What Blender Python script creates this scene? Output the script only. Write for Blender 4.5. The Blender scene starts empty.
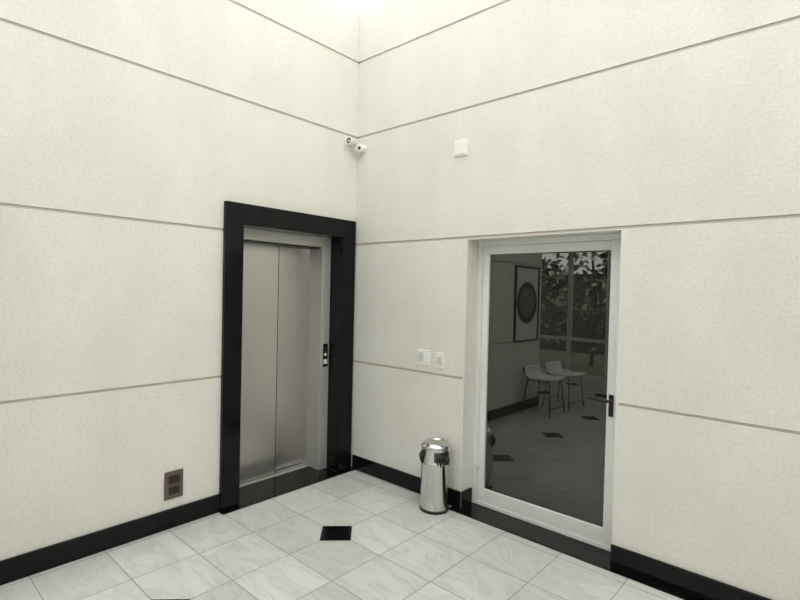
import bpy, bmesh, math, random
from mathutils import Vector, Matrix
random.seed(4)
scene = bpy.context.scene
try:
    scene.view_settings.view_transform = 'Standard'
    scene.view_settings.look = 'None'
    scene.view_settings.exposure = 0.0
except Exception as e:
    print(e)

# ------------------------------------------------------------------ materials
def new_mat(name):
    m = bpy.data.materials.new(name); m.use_nodes = True
    nt = m.node_tree
    return m, nt, nt.nodes['Principled BSDF']

def simple(name, col, rough=0.5, metal=0.0, spec=0.5, bump=0.0, bscale=200.0):
    m, nt, p = new_mat(name)
    p.inputs['Roughness'].default_value = rough
    p.inputs['Metallic'].default_value = metal
    p.inputs['Specular IOR Level'].default_value = spec
    tc = nt.nodes.new('ShaderNodeTexCoord')
    n = nt.nodes.new('ShaderNodeTexNoise'); n.inputs['Scale'].default_value = bscale
    nt.links.new(tc.outputs['Object'], n.inputs['Vector'])
    mx = nt.nodes.new('ShaderNodeMix'); mx.data_type = 'RGBA'
    mx.inputs[6].default_value = (col[0]*.93, col[1]*.93, col[2]*.93, 1)
    mx.inputs[7].default_value = (min(1, col[0]*1.05), min(1, col[1]*1.05), min(1, col[2]*1.05), 1)
    nt.links.new(n.outputs['Fac'], mx.inputs[0])
    nt.links.new(mx.outputs[2], p.inputs['Base Color'])
    if bump > 0:
        b = nt.nodes.new('ShaderNodeBump'); b.inputs['Strength'].default_value = bump
        b.inputs['Distance'].default_value = 0.002
        nt.links.new(n.outputs['Fac'], b.inputs['Height'])
        nt.links.new(b.outputs['Normal'], p.inputs['Normal'])
    return m

def stucco(name, col):
    m, nt, p = new_mat(name)
    p.inputs['Roughness'].default_value = 0.85
    p.inputs['Specular IOR Level'].default_value = 0.2
    tc = nt.nodes.new('ShaderNodeTexCoord')
    n1 = nt.nodes.new('ShaderNodeTexNoise'); n1.inputs['Scale'].default_value = 60; n1.inputs['Detail'].default_value = 7
    n1.inputs['Roughness'].default_value = .72
    n2 = nt.nodes.new('ShaderNodeTexNoise'); n2.inputs['Scale'].default_value = 2.2; n2.inputs['Detail'].default_value = 7
    n2.inputs['Roughness'].default_value = .62
    mp = nt.nodes.new('ShaderNodeMapping'); mp.inputs['Scale'].default_value = (1, 1, 0.55)
    nt.links.new(tc.outputs['Object'], n1.inputs['Vector'])
    nt.links.new(tc.outputs['Object'], mp.inputs['Vector'])
    nt.links.new(mp.outputs['Vector'], n2.inputs['Vector'])
    r = nt.nodes.new('ShaderNodeValToRGB')
    r.color_ramp.elements[0].position = 0.32; r.color_ramp.elements[0].color = (col[0]*.92, col[1]*.918, col[2]*.895, 1)
    r.color_ramp.elements[1].position = 0.66; r.color_ramp.elements[1].color = (col[0], col[1], col[2], 1)
    nt.links.new(n2.outputs['Fac'], r.inputs['Fac'])
    r2 = nt.nodes.new('ShaderNodeValToRGB')
    r2.color_ramp.elements[0].position = 0.32; r2.color_ramp.elements[0].color = (.89, .885, .87, 1)
    r2.color_ramp.elements[1].position = 0.56; r2.color_ramp.elements[1].color = (1, 1, 1, 1)
    nt.links.new(n1.outputs['Fac'], r2.inputs['Fac'])
    mx = nt.nodes.new('ShaderNodeMix'); mx.data_type = 'RGBA'; mx.blend_type = 'MULTIPLY'; mx.inputs[0].default_value = 1
    nt.links.new(r.outputs['Color'], mx.inputs[6]); nt.links.new(r2.outputs['Color'], mx.inputs[7])
    nt.links.new(mx.outputs[2], p.inputs['Base Color'])
    b = nt.nodes.new('ShaderNodeBump'); b.inputs['Strength'].default_value = 0.45; b.inputs['Distance'].default_value = 0.004
    nt.links.new(n1.outputs['Fac'], b.inputs['Height']); nt.links.new(b.outputs['Normal'], p.inputs['Normal'])
    return m

def marble(name):
    m, nt, p = new_mat(name)
    p.inputs['Roughness'].default_value = 0.17
    tc = nt.nodes.new('ShaderNodeTexCoord')
    at = nt.nodes.new('ShaderNodeAttribute'); at.attribute_name = 'tile_rand'
    add = nt.nodes.new('ShaderNodeVectorMath'); add.operation = 'MULTIPLY_ADD'
    nt.links.new(at.outputs['Color'], add.inputs[0]); add.inputs[1].default_value = (20, 20, 20)
    nt.links.new(tc.outputs['Object'], add.inputs[2])
    n = nt.nodes.new('ShaderNodeTexNoise'); n.inputs['Scale'].default_value = 1.8; n.inputs['Detail'].default_value = 8
    n.inputs['Roughness'].default_value = 0.62; n.inputs['Distortion'].default_value = 1.2
    mp = nt.nodes.new('ShaderNodeMapping'); mp.inputs['Scale'].default_value = (1.0, 2.6, 1); mp.inputs['Rotation'].default_value = (0, 0, 0.5)
    nt.links.new(add.outputs[0], mp.inputs['Vector']); nt.links.new(mp.outputs['Vector'], n.inputs['Vector'])
    r = nt.nodes.new('ShaderNodeValToRGB'); cr = r.color_ramp
    cr.elements[0].position = 0.28; cr.elements[0].color = (.52, .52, .50, 1)
    cr.elements[1].position = 0.66; cr.elements[1].color = (.64, .635, .61, 1)
    e = cr.elements.new(0.44); e.color = (.62, .617, .59, 1)
    e = cr.elements.new(0.50); e.color = (.55, .55, .53, 1)
    e = cr.elements.new(0.56); e.color = (.625, .62, .60, 1)
    nt.links.new(n.outputs['Fac'], r.inputs['Fac'])
    hs = nt.nodes.new('ShaderNodeHueSaturation')
    ml = nt.nodes.new('ShaderNodeMath'); ml.operation = 'MULTIPLY_ADD'; ml.inputs[1].default_value = 0.14; ml.inputs[2].default_value = 0.93
    sp = nt.nodes.new('ShaderNodeSeparateColor')
    nt.links.new(at.outputs['Color'], sp.inputs[0]); nt.links.new(sp.outputs[0], ml.inputs[0])
    nt.links.new(ml.outputs[0], hs.inputs['Value']); nt.links.new(r.outputs['Color'], hs.inputs['Color'])
    nt.links.new(hs.outputs['Color'], p.inputs['Base Color'])
    return m

def granite(name):
    m, nt, p = new_mat(name)
    p.inputs['Roughness'].default_value = 0.12
    p.inputs['Specular IOR Level'].default_value = 0.22
    tc = nt.nodes.new('ShaderNodeTexCoord')
    n = nt.nodes.new('ShaderNodeTexNoise'); n.inputs['Scale'].default_value = 320; n.inputs['Detail'].default_value = 2
    nt.links.new(tc.outputs['Object'], n.inputs['Vector'])
    r = nt.nodes.new('ShaderNodeValToRGB'); cr = r.color_ramp
    cr.elements[0].position = 0.5; cr.elements[0].color = (.003, .003, .0035, 1)
    cr.elements[1].position = 0.8; cr.elements[1].color = (.02, .02, .022, 1)
    nt.links.new(n.outputs['Fac'], r.inputs['Fac']); nt.links.new(r.outputs['Color'], p.inputs['Base Color'])
    return m

def brushed(name, col, rough, axis='z', metal=1.0):
    m, nt, p = new_mat(name)
    p.inputs['Metallic'].default_value = metal
    tc = nt.nodes.new('ShaderNodeTexCoord')
    mp = nt.nodes.new('ShaderNodeMapping')
    mp.inputs['Scale'].default_value = (260, 260, 1.2) if axis == 'z' else (3, 3, 300)
    n = nt.nodes.new('ShaderNodeTexNoise'); n.inputs['Scale'].default_value = 1; n.inputs['Detail'].default_value = 3
    nt.links.new(tc.outputs['Object'], mp.inputs['Vector']); nt.links.new(mp.outputs['Vector'], n.inputs['Vector'])
    mr = nt.nodes.new('ShaderNodeMapRange'); mr.inputs[3].default_value = rough*.85; mr.inputs[4].default_value = rough*1.15
    nt.links.new(n.outputs['Fac'], mr.inputs[0]); nt.links.new(mr.outputs[0], p.inputs['Roughness'])
    mx = nt.nodes.new('ShaderNodeMix'); mx.data_type = 'RGBA'
    mx.inputs[6].default_value = (col[0]*.88, col[1]*.88, col[2]*.88, 1); mx.inputs[7].default_value = (*col, 1)
    nt.links.new(n.outputs['Fac'], mx.inputs[0]); nt.links.new(mx.outputs[2], p.inputs['Base Color'])
    return m

def tinted_glass(name):
    m, nt, p = new_mat(name)
    out = nt.nodes['Material Output']
    gl = nt.nodes.new('ShaderNodeBsdfGlossy'); gl.inputs['Roughness'].default_value = 0.0
    gl.inputs['Color'].default_value = (.97, 1.0, .95, 1)
    p.inputs['Base Color'].default_value = (.011, .012, .010, 1); p.inputs['Roughness'].default_value = .4
    p.inputs['Specular IOR Level'].default_value = 0.0
    lw = nt.nodes.new('ShaderNodeFresnel'); lw.inputs['IOR'].default_value = 1.88
    mix = nt.nodes.new('ShaderNodeMixShader')
    nt.links.new(lw.outputs[0], mix.inputs[0]); nt.links.new(p.outputs[0], mix.inputs[1]); nt.links.new(gl.outputs[0], mix.inputs[2])
    nt.links.new(mix.outputs[0], out.inputs['Surface'])
    return m

def clear_glass(name):
    m, nt, p = new_mat(name)
    out = nt.nodes['Material Output']
    tr = nt.nodes.new('ShaderNodeBsdfTransparent'); tr.inputs['Color'].default_value = (.95, .96, .95, 1)
    gl = nt.nodes.new('ShaderNodeBsdfGlossy'); gl.inputs['Roughness'].default_value = 0.02
    mix = nt.nodes.new('ShaderNodeMixShader'); mix.inputs[0].default_value = 0.05
    nt.links.new(tr.outputs[0], mix.inputs[1]); nt.links.new(gl.outputs[0], mix.inputs[2])
    nt.links.new(mix.outputs[0], out.inputs['Surface'])
    return m

M_WALL = stucco('stucco_offwhite', (.83, .815, .775))
M_GROOVE = simple('groove_joint', (.60, .54, .49), .9, bscale=60)
M_PAINT = simple('white_paint', (.8, .79, .76), .7, bscale=30)
M_MARBLE = marble('white_marble_tile')
M_GROUT = simple('grey_grout', (.25, .25, .235), .9, bscale=80)
M_GRAN = granite('black_granite')
M_STEEL = brushed('brushed_steel', (.70, .68, .65), .34)
M_STEEL3 = brushed('satin_steel', (.60, .59, .565), .5, 'z', .55)
M_STEEL2 = brushed('polished_steel', (.70, .695, .685), .14, 'x')
M_WHITEALU = simple('white_aluminium', (.80, .81, .795), .35, bscale=20)
M_PLASTIC = simple('white_plastic', (.90, .89, .86), .35, bscale=20)
M_PLASTIC2 = simple('grey_plastic', (.66, .65, .62), .4, bscale=20)
M_BLACK = simple('black_plastic', (.012, .012, .012), .35, bscale=40)
M_BAG = simple('black_bin_bag', (.01, .01, .01), .3, bump=.5, bscale=60)
M_DARK = simple('dark_interior', (.02, .02, .02), .9)
M_BROWN = simple('brown_plastic', (.13, .085, .07), .45)
M_TGLASS = tinted_glass('reflective_tinted_glass')
M_CGLASS = clear_glass('clear_glass')
M_LEAF = simple('leaf_green', (.12, .15, .08), .6, bscale=9)
M_LEAF_SUNLIT = simple('leaf_sunlit_tint', (.88, .90, .72), .5, bscale=9)  # sunlit foliage: the sun's brightness is put into this pale leaf colour
M_BARK = simple('bark', (.12, .09, .06), .9, bump=.5, bscale=30)
M_PAPER = simple('paper_mat', (.78, .78, .75), .8)
M_INK = simple('ink_dark', (.05, .055, .055), .7)
M_INK2 = simple('ink_grey', (.17, .18, .18), .7)
M_GRASS = simple('ground_soil', (.30, .30, .22), .95, bscale=6)
M_FENCE = simple('fence_green_grey', (.08, .09, .07), .9, bscale=4)
M_BLUE = simple('indicator_lens', (.75, .8, .85), .3)

# ------------------------------------------------------------------ builder
class B:
    def __init__(s, name):
        s.name = name; s.bm = bmesh.new(); s.mats = []
    def mi(s, m):
        if m not in s.mats: s.mats.append(m)
        return s.mats.index(m)
    def box(s, x0, x1, y0, y1, z0, z1, m, bevel=0.0):
        x0, x1 = min(x0, x1), max(x0, x1); y0, y1 = min(y0, y1), max(y0, y1); z0, z1 = min(z0, z1), max(z0, z1)
        r = bmesh.ops.create_cube(s.bm, size=1)
        vs = r['verts']
        for v in vs:
            v.co = Vector((x0 + (v.co.x+.5)*(x1-x0), y0 + (v.co.y+.5)*(y1-y0), z0 + (v.co.z+.5)*(z1-z0)))
        fs = set(f for v in vs for f in v.link_faces)
        i = s.mi(m)
        for f in fs: f.material_index = i
        if bevel > 0:
            es = list(set(e for v in vs for e in v.link_edges))
            r = bmesh.ops.bevel(s.bm, geom=es, offset=bevel, segments=2, affect='EDGES', profile=.5)
            for f in r['faces']: f.material_index = i
        return s
    def poly(s, pts, m):
        f = s.bm.faces.new([s.bm.verts.new(p) for p in pts]); f.material_index = s.mi(m); return f
    def lathe(s, prof, m, seg=48, origin=(0, 0, 0), rot=None, skip=None, smooth=True, a0=0.0):
        M = Matrix.Translation(origin) @ (rot.to_4x4() if rot else Matrix.Identity(4))
        rings = []
        for (r, z) in prof:
            if r < 1e-6:
                rings.append([s.bm.verts.new(M @ Vector((0, 0, z)))])
            else:
                rings.append([s.bm.verts.new(M @ Vector((r*math.cos(a0+2*math.pi*k/seg), r*math.sin(a0+2*math.pi*k/seg), z))) for k in range(seg)])
        i = s.mi(m)
        for j in range(len(rings)-1):
            a, b = rings[j], rings[j+1]
            for k in range(seg):
                k2 = (k+1) % seg
                if skip and skip(j, a0+2*math.pi*(k+.5)/seg): continue
                if len(a) == 1 and len(b) == 1: continue
                if len(a) == 1: vs = [a[0], b[k2], b[k]][::-1]
                elif len(b) == 1: vs = [a[k], a[k2], b[0]]
                else: vs = [a[k], a[k2], b[k2], b[k]]
                try:
                    f = s.bm.faces.new(vs)
                except ValueError: continue
                f.material_index = i; f.smooth = smooth
        return s
    def tube(s, pts, r, m, seg=10, closed=False):
        pts = [Vector(p) for p in pts]; n = len(pts); rings = []
        up = Vector((0, 0, 1))
        for k, p in enumerate(pts):
            if closed: d = (pts[(k+1) % n]-pts[k-1]).normalized()
            else: d = (pts[min(k+1, n-1)]-pts[max(k-1, 0)]).normalized()
            a = d.cross(up)
            if a.length < .05: a = d.cross(Vector((1, 0, 0)))
            a.normalize(); b = d.cross(a).normalized()
            rr = r[k] if isinstance(r, (list, tuple)) else r
            rings.append([s.bm.verts.new(p + a*rr*math.cos(2*math.pi*q/seg) + b*rr*math.sin(2*math.pi*q/seg)) for q in range(seg)])
        i = s.mi(m)
        rng = range(n) if closed else range(n-1)
        for k in rng:
            a, b = rings[k], rings[(k+1) % n]
            for q in range(seg):
                f = s.bm.faces.new([a[q], a[(q+1) % seg], b[(q+1) % seg], b[q]]); f.material_index = i; f.smooth = True
        if not closed:
            for rg in (rings[0], rings[-1]):
                f = s.bm.faces.new(rg); f.material_index = i
        return s
    def done(s, parent=None, normals=True):
        if normals: bmesh.ops.recalc_face_normals(s.bm, faces=s.bm.faces[:])
        me = bpy.data.meshes.new(s.name); s.bm.to_mesh(me); s.bm.free()
        for m in s.mats: me.materials.append(m)
        o = bpy.data.objects.new(s.name, me); scene.collection.objects.link(o)
        if parent: o.parent = parent
        return o

def empty(name):
    e = bpy.data.objects.new(name, None); scene.collection.objects.link(e); e.empty_display_size = .1
    return e

# ------------------------------------------------------------------ dimensions
CEIL = 3.995
G = [0.945, 1.966, 2.898, 3.549]
GH = 0.009
EX0, EX1 = -1.240, -0.022
EI0, EI1 = -1.100, -0.165
ETOP, EIN = 2.165, 2.015
DX0, DX1, DTOP, DREC = 1.183, 2.247, 1.952, 0.14
XR = 5.4; YB = -6.0; XL2 = -2.2; YW = -3.25

def bands():
    zs = [0.0]
    for g in G: zs += [g-GH, g+GH]
    zs.append(CEIL)
    return [(zs[i], zs[i+1]) for i in range(0, len(zs), 2)]

def subtract(a, b, z0, z1, ops):
    out = []
    cuts = sorted(set([z0, z1] + [o[2] for o in ops if z0 < o[2] < z1]))
    for i in range(len(cuts)-1):
        zz0, zz1 = cuts[i], cuts[i+1]; cur = a
        for o in sorted(ops):
            if o[2] > zz0 + 1e-6:
                if o[0] > cur: out.append((cur, o[0], zz0, zz1))
                cur = max(cur, o[1])
        if cur < b: out.append((cur, b, zz0, zz1))
    return out

w = B('wall_right')
ops = [(DX0, DX1, DTOP)]
for z0, z1 in bands():
    for (a, b, c, d) in subtract(0, XR, z0, z1, ops):
        w.box(a, b, 0, .02, c, d, M_WALL)
for (a, b, c, d) in subtract(0, XR, 0, CEIL, ops):
    w.box(a, b, .008, .30, c, d, M_GROOVE)
w.box(DX0-.01, DX0+.002, 0.001, .29, 0, DTOP+.002, M_WALL)
w.box(DX1-.002, DX1+.01, 0.001, .29, 0, DTOP+.002, M_WALL)
w.box(DX0, DX1, 0.001, .29, DTOP-.002, DTOP+.003, M_WALL)
w.done()

w = B('wall_left')
for z0, z1 in bands():
    for (a, b, c, d) in subtract(YW, 0, z0, z1, [(EX0, EX1, ETOP)]):
        w.box(-.02, 0, a, b, c, d, M_WALL)
for (a, b, c, d) in subtract(YW, 0.30, 0, CEIL, [(EX0, EX1, ETOP)]):
    w.box(-.30, -.008, a, b, c, d, M_GROOVE)
w.box(-.30, 0, YW-.012, YW, 0, CEIL, M_WALL)
w.box(XL2, -.30, YW-.012, YW+.15, 0, CEIL, M_WALL)
w.box(XL2-.15, XL2, YB, YW+.15, 0, CEIL, M_PAINT)
w.done()

w = B('wall_side'); w.box(XR, XR+.15, YB-.2, .3, 0, CEIL, M_WALL); w.done()
w = B('wall_back'); w.box(XL2-.15, XR, YB-.2, YB, 2.45, CEIL, M_WALL); w.done()
f = B('window_1')
x = XL2 - .04
xs = []
while x < XR: xs.append(x); x += .735
for x in xs: f.box(x-.035, x+.035, YB-.12, YB-.04, 0.0, 2.45, M_WHITEALU)
for z in (.03, .72, 2.42): f.box(XL2, XR, YB-.115, YB-.045, z-.03, z+.03, M_WHITEALU)
f.box(XL2, XR, YB-.085, YB-.078, 0.03, 2.42, M_CGLASS)
f.done()

c = B('ceiling'); c.box(XL2-.15, XR+.15, YB-.2, -4.2, CEIL, CEIL+.2, M_PAINT)
c.box(XL2-.15, -.3, -4.2, YW+.15, CEIL, CEIL+.2, M_PAINT); c.done()
s = B('skylight_window')
for i in range(6):
    x = .9*i + .45
    s.box(x-.025, x+.025, -4.2, 0.0, CEIL+.03, CEIL+.09, M_WHITEALU)
for y in (-1.4, -2.8): s.box(0, XR, y-.025, y+.025, CEIL+.03, CEIL+.09, M_WHITEALU)
s.box(-.3, XR+.15, -4.2, .3, CEIL+.10, CEIL+.11, M_CGLASS)
s.done()

# ------------------------------------------------------------------ floor
TX, TY = 0.386, 0.365; IX, IY = 0.82, -0.87; HALF = 0.135; GAP = .0024
fl = B('floor')
fl.box(XL2-.15, XR+.15, YB-.2, .30, -.10, -.0015, M_GROUT)
lay = fl.bm.loops.layers.float_color.new('tile_rand')
def is_ins(i, j): return (i % 3 == 0) and (j % 3 == 0)
for i in range(-10, 14):
    for j in range(-15, 4):
        x0 = IX+i*TX; x1 = x0+TX; y0 = IY+j*TY; y1 = y0+TY
        if x1 < XL2 or x0 > XR or y1 < YB-.1 or y0 > .3: continue
        g = GAP; pts = []
        cl = HALF + .003
        def corner(cx, cy, sx, sy, ins, first):
            if ins:
                a = (cx + sx*cl, cy + sy*g); b = (cx + sx*g, cy + sy*cl)
                return [a, b] if first else [b, a]
            return [(cx+sx*g, cy+sy*g)]
        pts += corner(x0, y0, 1, 1, is_ins(i, j), False)
        pts += corner(x1, y0, -1, 1, is_ins(i+1, j), True)
        pts += corner(x1, y1, -1, -1, is_ins(i+1, j+1), False)
        pts += corner(x0, y1, 1, -1, is_ins(i, j+1), True)
        fc = fl.poly([(p[0], p[1], 0) for p in pts], M_MARBLE)
        rc = (random.random(), random.random(), random.random(), 1)
        for lp in fc.loops: lp[lay] = rc
        if is_ins(i, j):
            h = HALF
            fl.poly([(x0-h, y0, 0), (x0, y0-h, 0), (x0+h, y0, 0), (x0, y0+h, 0)], M_GRAN)
fo = fl.done()

t = B('trim_1')
t.box(0.0, .075, EX0-.01, -.0, 0.0005, .006, M_GRAN)
t.box(-.262, 0.0, EI0, EI1, 0.0005, .006, M_GRAN)
t.done()
t = B('trim_2')
t.box(DX0-.06, XR, -.075, -.0, 0.0005, .006, M_GRAN)
t.box(DX0+.003, DX1-.003, 0, .28, 0.0005, .006, M_GRAN)
t.done()

BH = .125; BT = .018
b = B('baseboard_right')
b.box(.04, DX0, -BT, 0, .006, BH, M_GRAN, .0015)
b.box(DX1, XR, -BT, 0, .006, BH, M_GRAN, .0015)
b.box(DX0+.002, DX0+.018, 0, .115, .006, BH, M_GRAN)
b.done()
b = B('baseboard_left')
b.box(0, BT, YW, EX0, .001, BH, M_GRAN, .0015)
b.done()

# ------------------------------------------------------------------ lift door
lift = empty('elevator_door')
p = B('granite_surround')
p.box(-.14, .03, EX0, EI0, .006, EIN, M_GRAN, .002)
p.box(-.14, .03, EI1, EX1, .006, EIN, M_GRAN, .002)
p.box(-.14, .03, EX0, EX1, EIN, ETOP, M_GRAN, .002)
p.done(lift)
p = B('steel_portal')
p.box(-.30, -.125, -.262, EI1-.001, .006, EIN-.001, M_STEEL3, .004)
p.box(-.30, -.142, EX0, EI0-.002, .006, EIN, M_STEEL3, .002)
p.box(-.30, -.135, EI0+.001, -.263, 1.93, EIN-.001, M_STEEL3, .002)
p.box(-.30, -.15, EI0, -.263, 1.915, 1.928, M_BLACK)
p.done(lift)
p = B('door_panel_1')
p.box(-.325, -.302, EI0-.02, -.580, .016, 1.99, M_STEEL, .003)
p.box(-.350, -.303, -.580, -.574, .016, 1.99, M_BLACK)
p.done(lift)
p = B('door_panel_2')
p.box(-.380, -.352, -.64, -.20, .016, 1.99, M_STEEL, .003)
p.done(lift)
p = B('sill_track')
p.box(-.40, -.264, EI0, -.263, .001, .012, M_STEEL3)
for k in range(3): p.box(-.39+.04*k, -.38+.04*k, EI0, -.263, .012, .014, M_BLACK)
p.done(lift)
p = B('shaft_backing'); p.box(-.46, -.44, EX0-.1, 0, 0, ETOP, M_DARK); p.done(lift)
p = B('call_panel')
p.box(-.126, -.119, -.240, -.185, .90, 1.10, M_STEEL2, .002)
p.box(-.120, -.115, -.230, -.195, 1.045, 1.085, M_BLACK, .002)
p.box(-.120, -.114, -.230, -.195, .925, .965, M_BLUE, .002)
p.lathe([(0.0, .004), (.011, .004), (.012, 0)], M_PLASTIC, 20, (-.119, -.2125, 1.005), Matrix.Rotation(math.pi/2, 3, 'Y'))
p.done(lift)

# ------------------------------------------------------------------ glass door
door = empty('door_1')
fy0, fy1 = DREC, DREC+.07
p = B('frame')
FW = .045
p.box(DX0+.003, DX0+FW, fy0, fy1, .03, DTOP-.003, M_WHITEALU, .002)
p.box(DX1-FW, DX1-.003, fy0, fy1, .03, DTOP-.003, M_WHITEALU, .002)
p.box(DX0+FW, DX1-FW, fy0, fy1, DTOP-.04, DTOP-.003, M_WHITEALU, .002)
p.box(DX0+.003, DX1-.003, fy0-.003, fy1, .007, .032, M_WHITEALU, .002)
p.done(door)
p = B('sash')
a0, a1 = DX0+FW+.002, DX1-FW-.002; sw = .058; sy0, sy1 = fy0+.006, fy1-.01
z0, z1 = .034, DTOP-.042
p.box(a0, a0+sw-.010, sy0, sy1, z0, z1, M_WHITEALU, .003)
p.box(a1-sw, a1, sy0, sy1, z0, z1, M_WHITEALU, .003)
p.box(a0+sw-.010, a1-sw, sy0, sy1, z1-sw, z1, M_WHITEALU, .003)
p.box(a0+sw-.010, a1-sw, sy0, sy1, z0, z0+.095, M_WHITEALU, .003)
p.done(door)
p = B('glass_pane'); p.box(a0+sw-.013, a1-sw+.003, sy0+.018, sy0+.026, z0+.09, z1-sw+.003, M_TGLASS); p.done(door)
p = B('lever_handle')
hx = a1-sw/2; hz = .930
p.box(hx-.014, hx+.014, sy0-.010, sy0, hz-.10, hz+.035, M_BLACK, .003)
p.tube([(hx, sy0-.008, hz), (hx, sy0-.045, hz), (hx-.012, sy0-.055, hz), (hx-.13, sy0-.055, hz+.004)], .009, M_BLACK)
p.lathe([(0, .012), (.009, .012), (.009, 0)], M_BLACK, 16, (hx, sy0-.008, hz-.07), Matrix.Rotation(math.pi/2, 3, 'X'))
p.done(door)
p = B('hinges')
for z in (.3, 1.0, 1.7): p.tube([(DX0+FW, fy0-.004, z-.04), (DX0+FW, fy0-.004, z+.04)], .007, M_WHITEALU)
p.done(door)
p = B('dark_backing'); p.box(DX0, DX1, .285, .295, 0, DTOP, M_DARK); p.done(door)

# ------------------------------------------------------------------ wall plates
def plate(name, cx, cz, wx, hz, inner):
    p = B(name)
    p.box(cx-wx/2, cx+wx/2, -.010, 0, cz-hz/2, cz+hz/2, M_PLASTIC, .003)
    for (ix, iz, iw, ih, mm) in inner:
        p.box(cx+ix-iw/2, cx+ix+iw/2, -.014, -.009, cz+iz-ih/2, cz+iz+ih/2, mm, .001)
    return p.done()
plate('light_switch', .810, 1.062, .115, .118, [(-.027, 0, .048, .075, M_PLASTIC2), (.027, 0, .048, .075, M_PLASTIC)])
plate('wall_socket', .965, 1.055, .078, .118, [(0, 0, .045, .055, M_PLASTIC2), (-.010, 0, .006, .006, M_BLACK), (.010, 0, .006, .006, M_BLACK)])
plate('junction_box_cover', 1.11, 2.62, .118, .12, [(0, 0, .095, .095, M_PLASTIC)])
p = B('brown_wall_socket')
p.box(0, .012, -1.62, -1.50, .19, .37, M_BROWN, .003)
p.box(.011, .015, -1.595, -1.525, .22, .27, M_BLACK, .001)
p.box(.011, .015, -1.595, -1.525, .29, .34, M_BLACK, .001)
p.done()

# ------------------------------------------------------------------ security cameras
def aim(d):
    return Vector(d).normalized().to_track_quat('Z', 'Y').to_matrix()
p = B('security_camera')
zc = 2.845
p.lathe([(0, .0), (.032, 0), (.032, .010), (.026, .014), (0, .014)], M_PLASTIC, 28, (0.0, -.095, zc), Matrix.Rotation(math.pi/2, 3, 'Y'))
p.tube([(.012, -.095, zc), (.035, -.095, zc-.005), (.050, -.105, zc-.017)], .009, M_PLASTIC)
R = aim((.20, -.95, .02))
p.lathe([(0, -.05), (.020, -.05), (.026, -.044), (.027, .040), (.031, .043), (.031, .055), (.024, .055), (.024, .046), (0, .046)], M_PLASTIC, 32, (.055, -.11, zc-.02), R)
p.lathe([(0, .048), (.023, .047)], M_BLACK, 28, (.055, -.11, zc-.02), R)
p.lathe([(0, .056), (.008, .052), (.010, .047)], M_BLUE, 20, (.055, -.11, zc-.02), R)
p.done()
p = B('security_camera')
zc = 2.785
p.lathe([(0, 0), (.034, 0), (.034, .012), (.028, .020), (.015, .024), (0, .024)], M_PLASTIC, 28, (.085, 0, zc), Matrix.Rotation(math.pi/2, 3, 'X'))
R = aim((.75, -1, -.25))
prof = [(0, -.038)] + [(.038*math.sin(t), -.038*math.cos(t)) for t in [i*math.pi/12 for i in range(1, 9)]] + [(.027, .022), (0, .022)]
p.lathe(prof, M_PLASTIC, 32, (.088, -.052, zc-.002), R)
p.lathe([(0, .0225), (.022, .0225)], M_PLASTIC2, 28, (.088, -.052, zc-.002), R)
p.lathe([(0, .030), (.009, .027), (.011, .0228)], M_BLACK, 20, (.088, -.052, zc-.002), R)
p.done()

# ------------------------------------------------------------------ trash can
cx, cy = 1.045, -.134
p = B('trash_can')
r = .104
p.lathe([(0, .0), (r+.001, 0), (r+.003, .004), (r+.003, .018), (r-.001, .022)], M_BLACK, 56, (cx, cy, 0))
p.lathe([(r-.001, .022), (r-.002, .03), (r-.002, .335), (r+.001, .340), (r+.002, .346), (r+.001, .352), (r-.002, .356)], M_STEEL2, 56, (cx, cy, 0))
hz = [.356, .361, .368, .388, .413, .436, .446, .452]
def skip(j, a):
    a = (a + math.pi) % (2*math.pi) - math.pi
    if not (2 <= j <= 4): return False
    for c0 in (math.radians(-22), math.radians(-142), math.radians(98)):
        d = (a - c0 + math.pi) % (2*math.pi) - math.pi
        if abs(d) < math.radians(36): return True
    return False
p.lathe([(r-.001, z) for z in hz], M_STEEL2, 56, (cx, cy, 0), skip=skip)
p.lathe([(r-.001, .452), (r+.004, .456), (r+.004, .466), (r, .473), (r-.012, .486), (r-.025, .493), (r-.032, .494), (r-.036, .486), (r-.05, .479), (0, .477)], M_STEEL2, 56, (cx, cy, 0))
p.lathe([(r-.006, .03), (r-.006, .450), (0, .450)], M_BLACK, 40, (cx, cy, 0))
for c0 in (-22, -142):
    for k in range(5):
        a = math.radians(c0 - 24 + 12*k); rr = r+.004
        p.tube([(cx+(rr-.012)*math.cos(a), cy+(rr-.012)*math.sin(a), .405+.01*math.sin(k)),
                (cx+(rr+.002)*math.cos(a), cy+(rr+.002)*math.sin(a), .385),
                (cx+(rr+.002)*math.cos(a+.05), cy+(rr+.002)*math.sin(a+.05), .350-.014*math.sin(k*1.7))], [.012, .011, .004], M_BAG, 8)
p.done()

# ------------------------------------------------------------------ things seen mirrored in the glass
p = B('framed_picture')
py0, py1, pz0, pz1 = -3.14, -2.52, .95, 1.92
p.box(0.001, .012, py0, py1, pz0, pz1, M_PAPER)
for (a, b_, c_, d) in ((py0-.02, py0, pz0-.02, pz1+.02), (py1, py1+.02, pz0-.02, pz1+.02), (py0, py1, pz0-.02, pz0), (py0, py1, pz1, pz1+.02)):
    p.box(0.001, .028, a, b_, c_, d, M_BLACK)
ctr = (.013, (py0+py1)/2, 1.45)
p.lathe([(0, .001), (.28, .001)], M_INK2, 64, ctr, Matrix.Rotation(math.pi/2, 3, 'Y'))
p.lathe([(.20, .002), (.28, .002)], M_INK, 64, ctr, Matrix.Rotation(math.pi/2, 3, 'Y'))
p.done()

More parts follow.
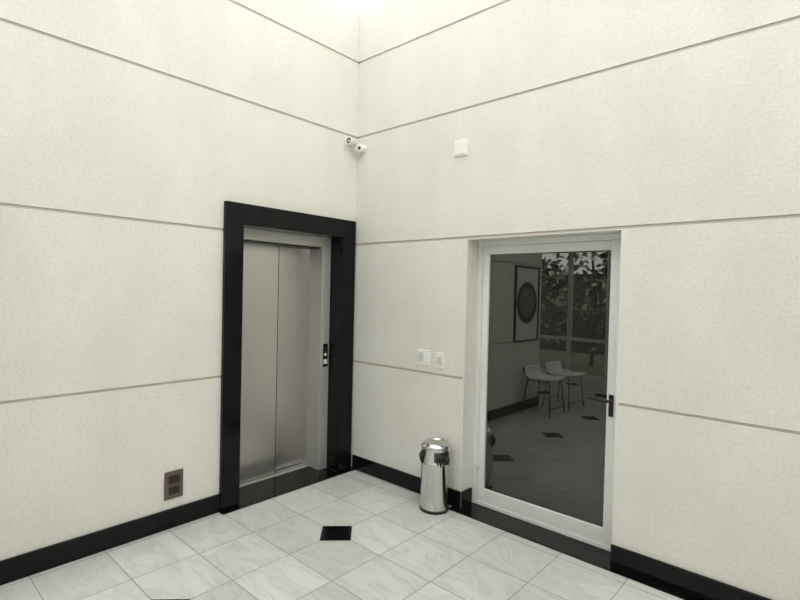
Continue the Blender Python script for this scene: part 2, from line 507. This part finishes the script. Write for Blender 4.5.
def chair(loc, rotz):
    p = B('wire_chair')
    M = Matrix.Translation(loc) @ Matrix.Rotation(rotz, 4, 'Z')
    def P(*a): return M @ Vector(a)
    for sx in (-1, 1):
        p.tube([P(sx*.22, -.20, .006), P(sx*.17, -.16, .44), P(sx*.17, .14, .44), P(sx*.22, .20, .006)], .008, M_BLACK)
        p.tube([P(sx*.17, .13, .44), P(sx*.18, .18, .54), P(sx*.17, .20, .60)], .008, M_BLACK)
    p.tube([P(-.21, -.19, .10), P(.21, -.19, .10)], .006, M_BLACK)
    p.tube([P(-.21, .19, .10), P(.21, .19, .10)], .006, M_BLACK)
    n = 10; rows = []
    prof = [(-.22, .462), (-.12, .452), (0, .448), (.10, .455), (.155, .48), (.18, .53), (.195, .58), (.20, .61)]
    for (y, z) in prof:
        rows.append([p.bm.verts.new(P((k/n-.5)*.44*(1-.12*abs(z-.45)), y - (.03*(2*k/n-1)**2 if z > .5 else 0), z + (.022*(2*k/n-1)**2 if z < .5 else 0))) for k in range(n+1)])
    i = p.mi(M_PLASTIC)
    for a_, b_ in zip(rows[:-1], rows[1:]):
        for k in range(n):
            fc = p.bm.faces.new([a_[k], a_[k+1], b_[k+1], b_[k]]); fc.material_index = i; fc.smooth = True
    o = p.done()
    md = o.modifiers.new('thickness', 'SOLIDIFY'); md.thickness = .008
    return o
chair((.27, -2.86, 0), math.radians(90))
chair((.30, -3.42, 0), math.radians(94))

# outside greenery
def shrub(loc, size, n, seed):
    random.seed(seed)
    p = B('garden_shrub')
    p.tube([(loc[0], loc[1], -.1), (loc[0]+.05, loc[1], size*.5), (loc[0]-.05, loc[1]+.05, size*.95)], [.05, .04, .02], M_BARK)
    for k in range(n):
        a = random.uniform(0, 6.28); e = random.uniform(-.9, 1.3); rr = size*.5*random.uniform(.5, 1)
        c = Vector((loc[0]+rr*math.cos(a)*math.cos(e), loc[1]+rr*math.sin(a)*math.cos(e)*.6, max(.1, size*.55+rr*math.sin(e))))
        d = Vector((random.uniform(-1, 1), random.uniform(-1, 1), random.uniform(-.3, 1))).normalized()
        sd = d.cross(Vector((random.uniform(-1, 1), random.uniform(-1, 1), random.uniform(-1, 1)))).normalized()
        L = random.uniform(.12, .28)
        p.poly([c, c+d*L*.5+sd*L*.22, c+d*L, c+d*L*.5-sd*L*.22], M_LEAF_SUNLIT if random.random() < .30 else M_LEAF)
    p.done(normals=False)
for k, (x, sz) in enumerate([(-2.4, 2.4), (-1.0, 2.9), (0.1, 2.6), (1.3, 2.9), (2.7, 2.8), (4.0, 2.4), (5.2, 2.7)]):
    shrub((x, YB-1.6-.25*(k % 2), 0), sz, 620, 10+k)
g = B('garden_ground'); g.box(-8, 12, YB-9, YB-.21, -.12, -.02, M_GRASS); g.done()
w = B('garden_boundary_fence'); w.box(-8, 12, YB-4.3, YB-4.2, -.02, 2.15, M_FENCE); w.done()

# ------------------------------------------------------------------ light
wd = bpy.data.worlds.new('sky'); scene.world = wd; wd.use_nodes = True
bg = wd.node_tree.nodes['Background']
bg.inputs['Color'].default_value = (1.0, .992, .965, 1); bg.inputs['Strength'].default_value = 3.1

# ------------------------------------------------------------------ camera
H = 1.57; fpx = 498.0
F = Vector((-.668, .744, 0)).normalized(); R0 = Vector((F.y, -F.x, 0))
pit = 9/498.0; rol = .023
fw = F*math.cos(pit) - Vector((0, 0, 1))*math.sin(pit)
up0 = R0.cross(fw)
rt = R0*math.cos(rol) + up0*math.sin(rol)
up = up0*math.cos(rol) - R0*math.sin(rol)
cam = bpy.data.cameras.new('camera'); co = bpy.data.objects.new('camera', cam); scene.collection.objects.link(co)
mw = Matrix((rt, up, -fw)).transposed().to_4x4(); mw.translation = Vector((3.227, -2.988, H))
co.matrix_world = mw
cam.sensor_width = 36; cam.lens = fpx*36/800; cam.clip_start = .05
scene.camera = co
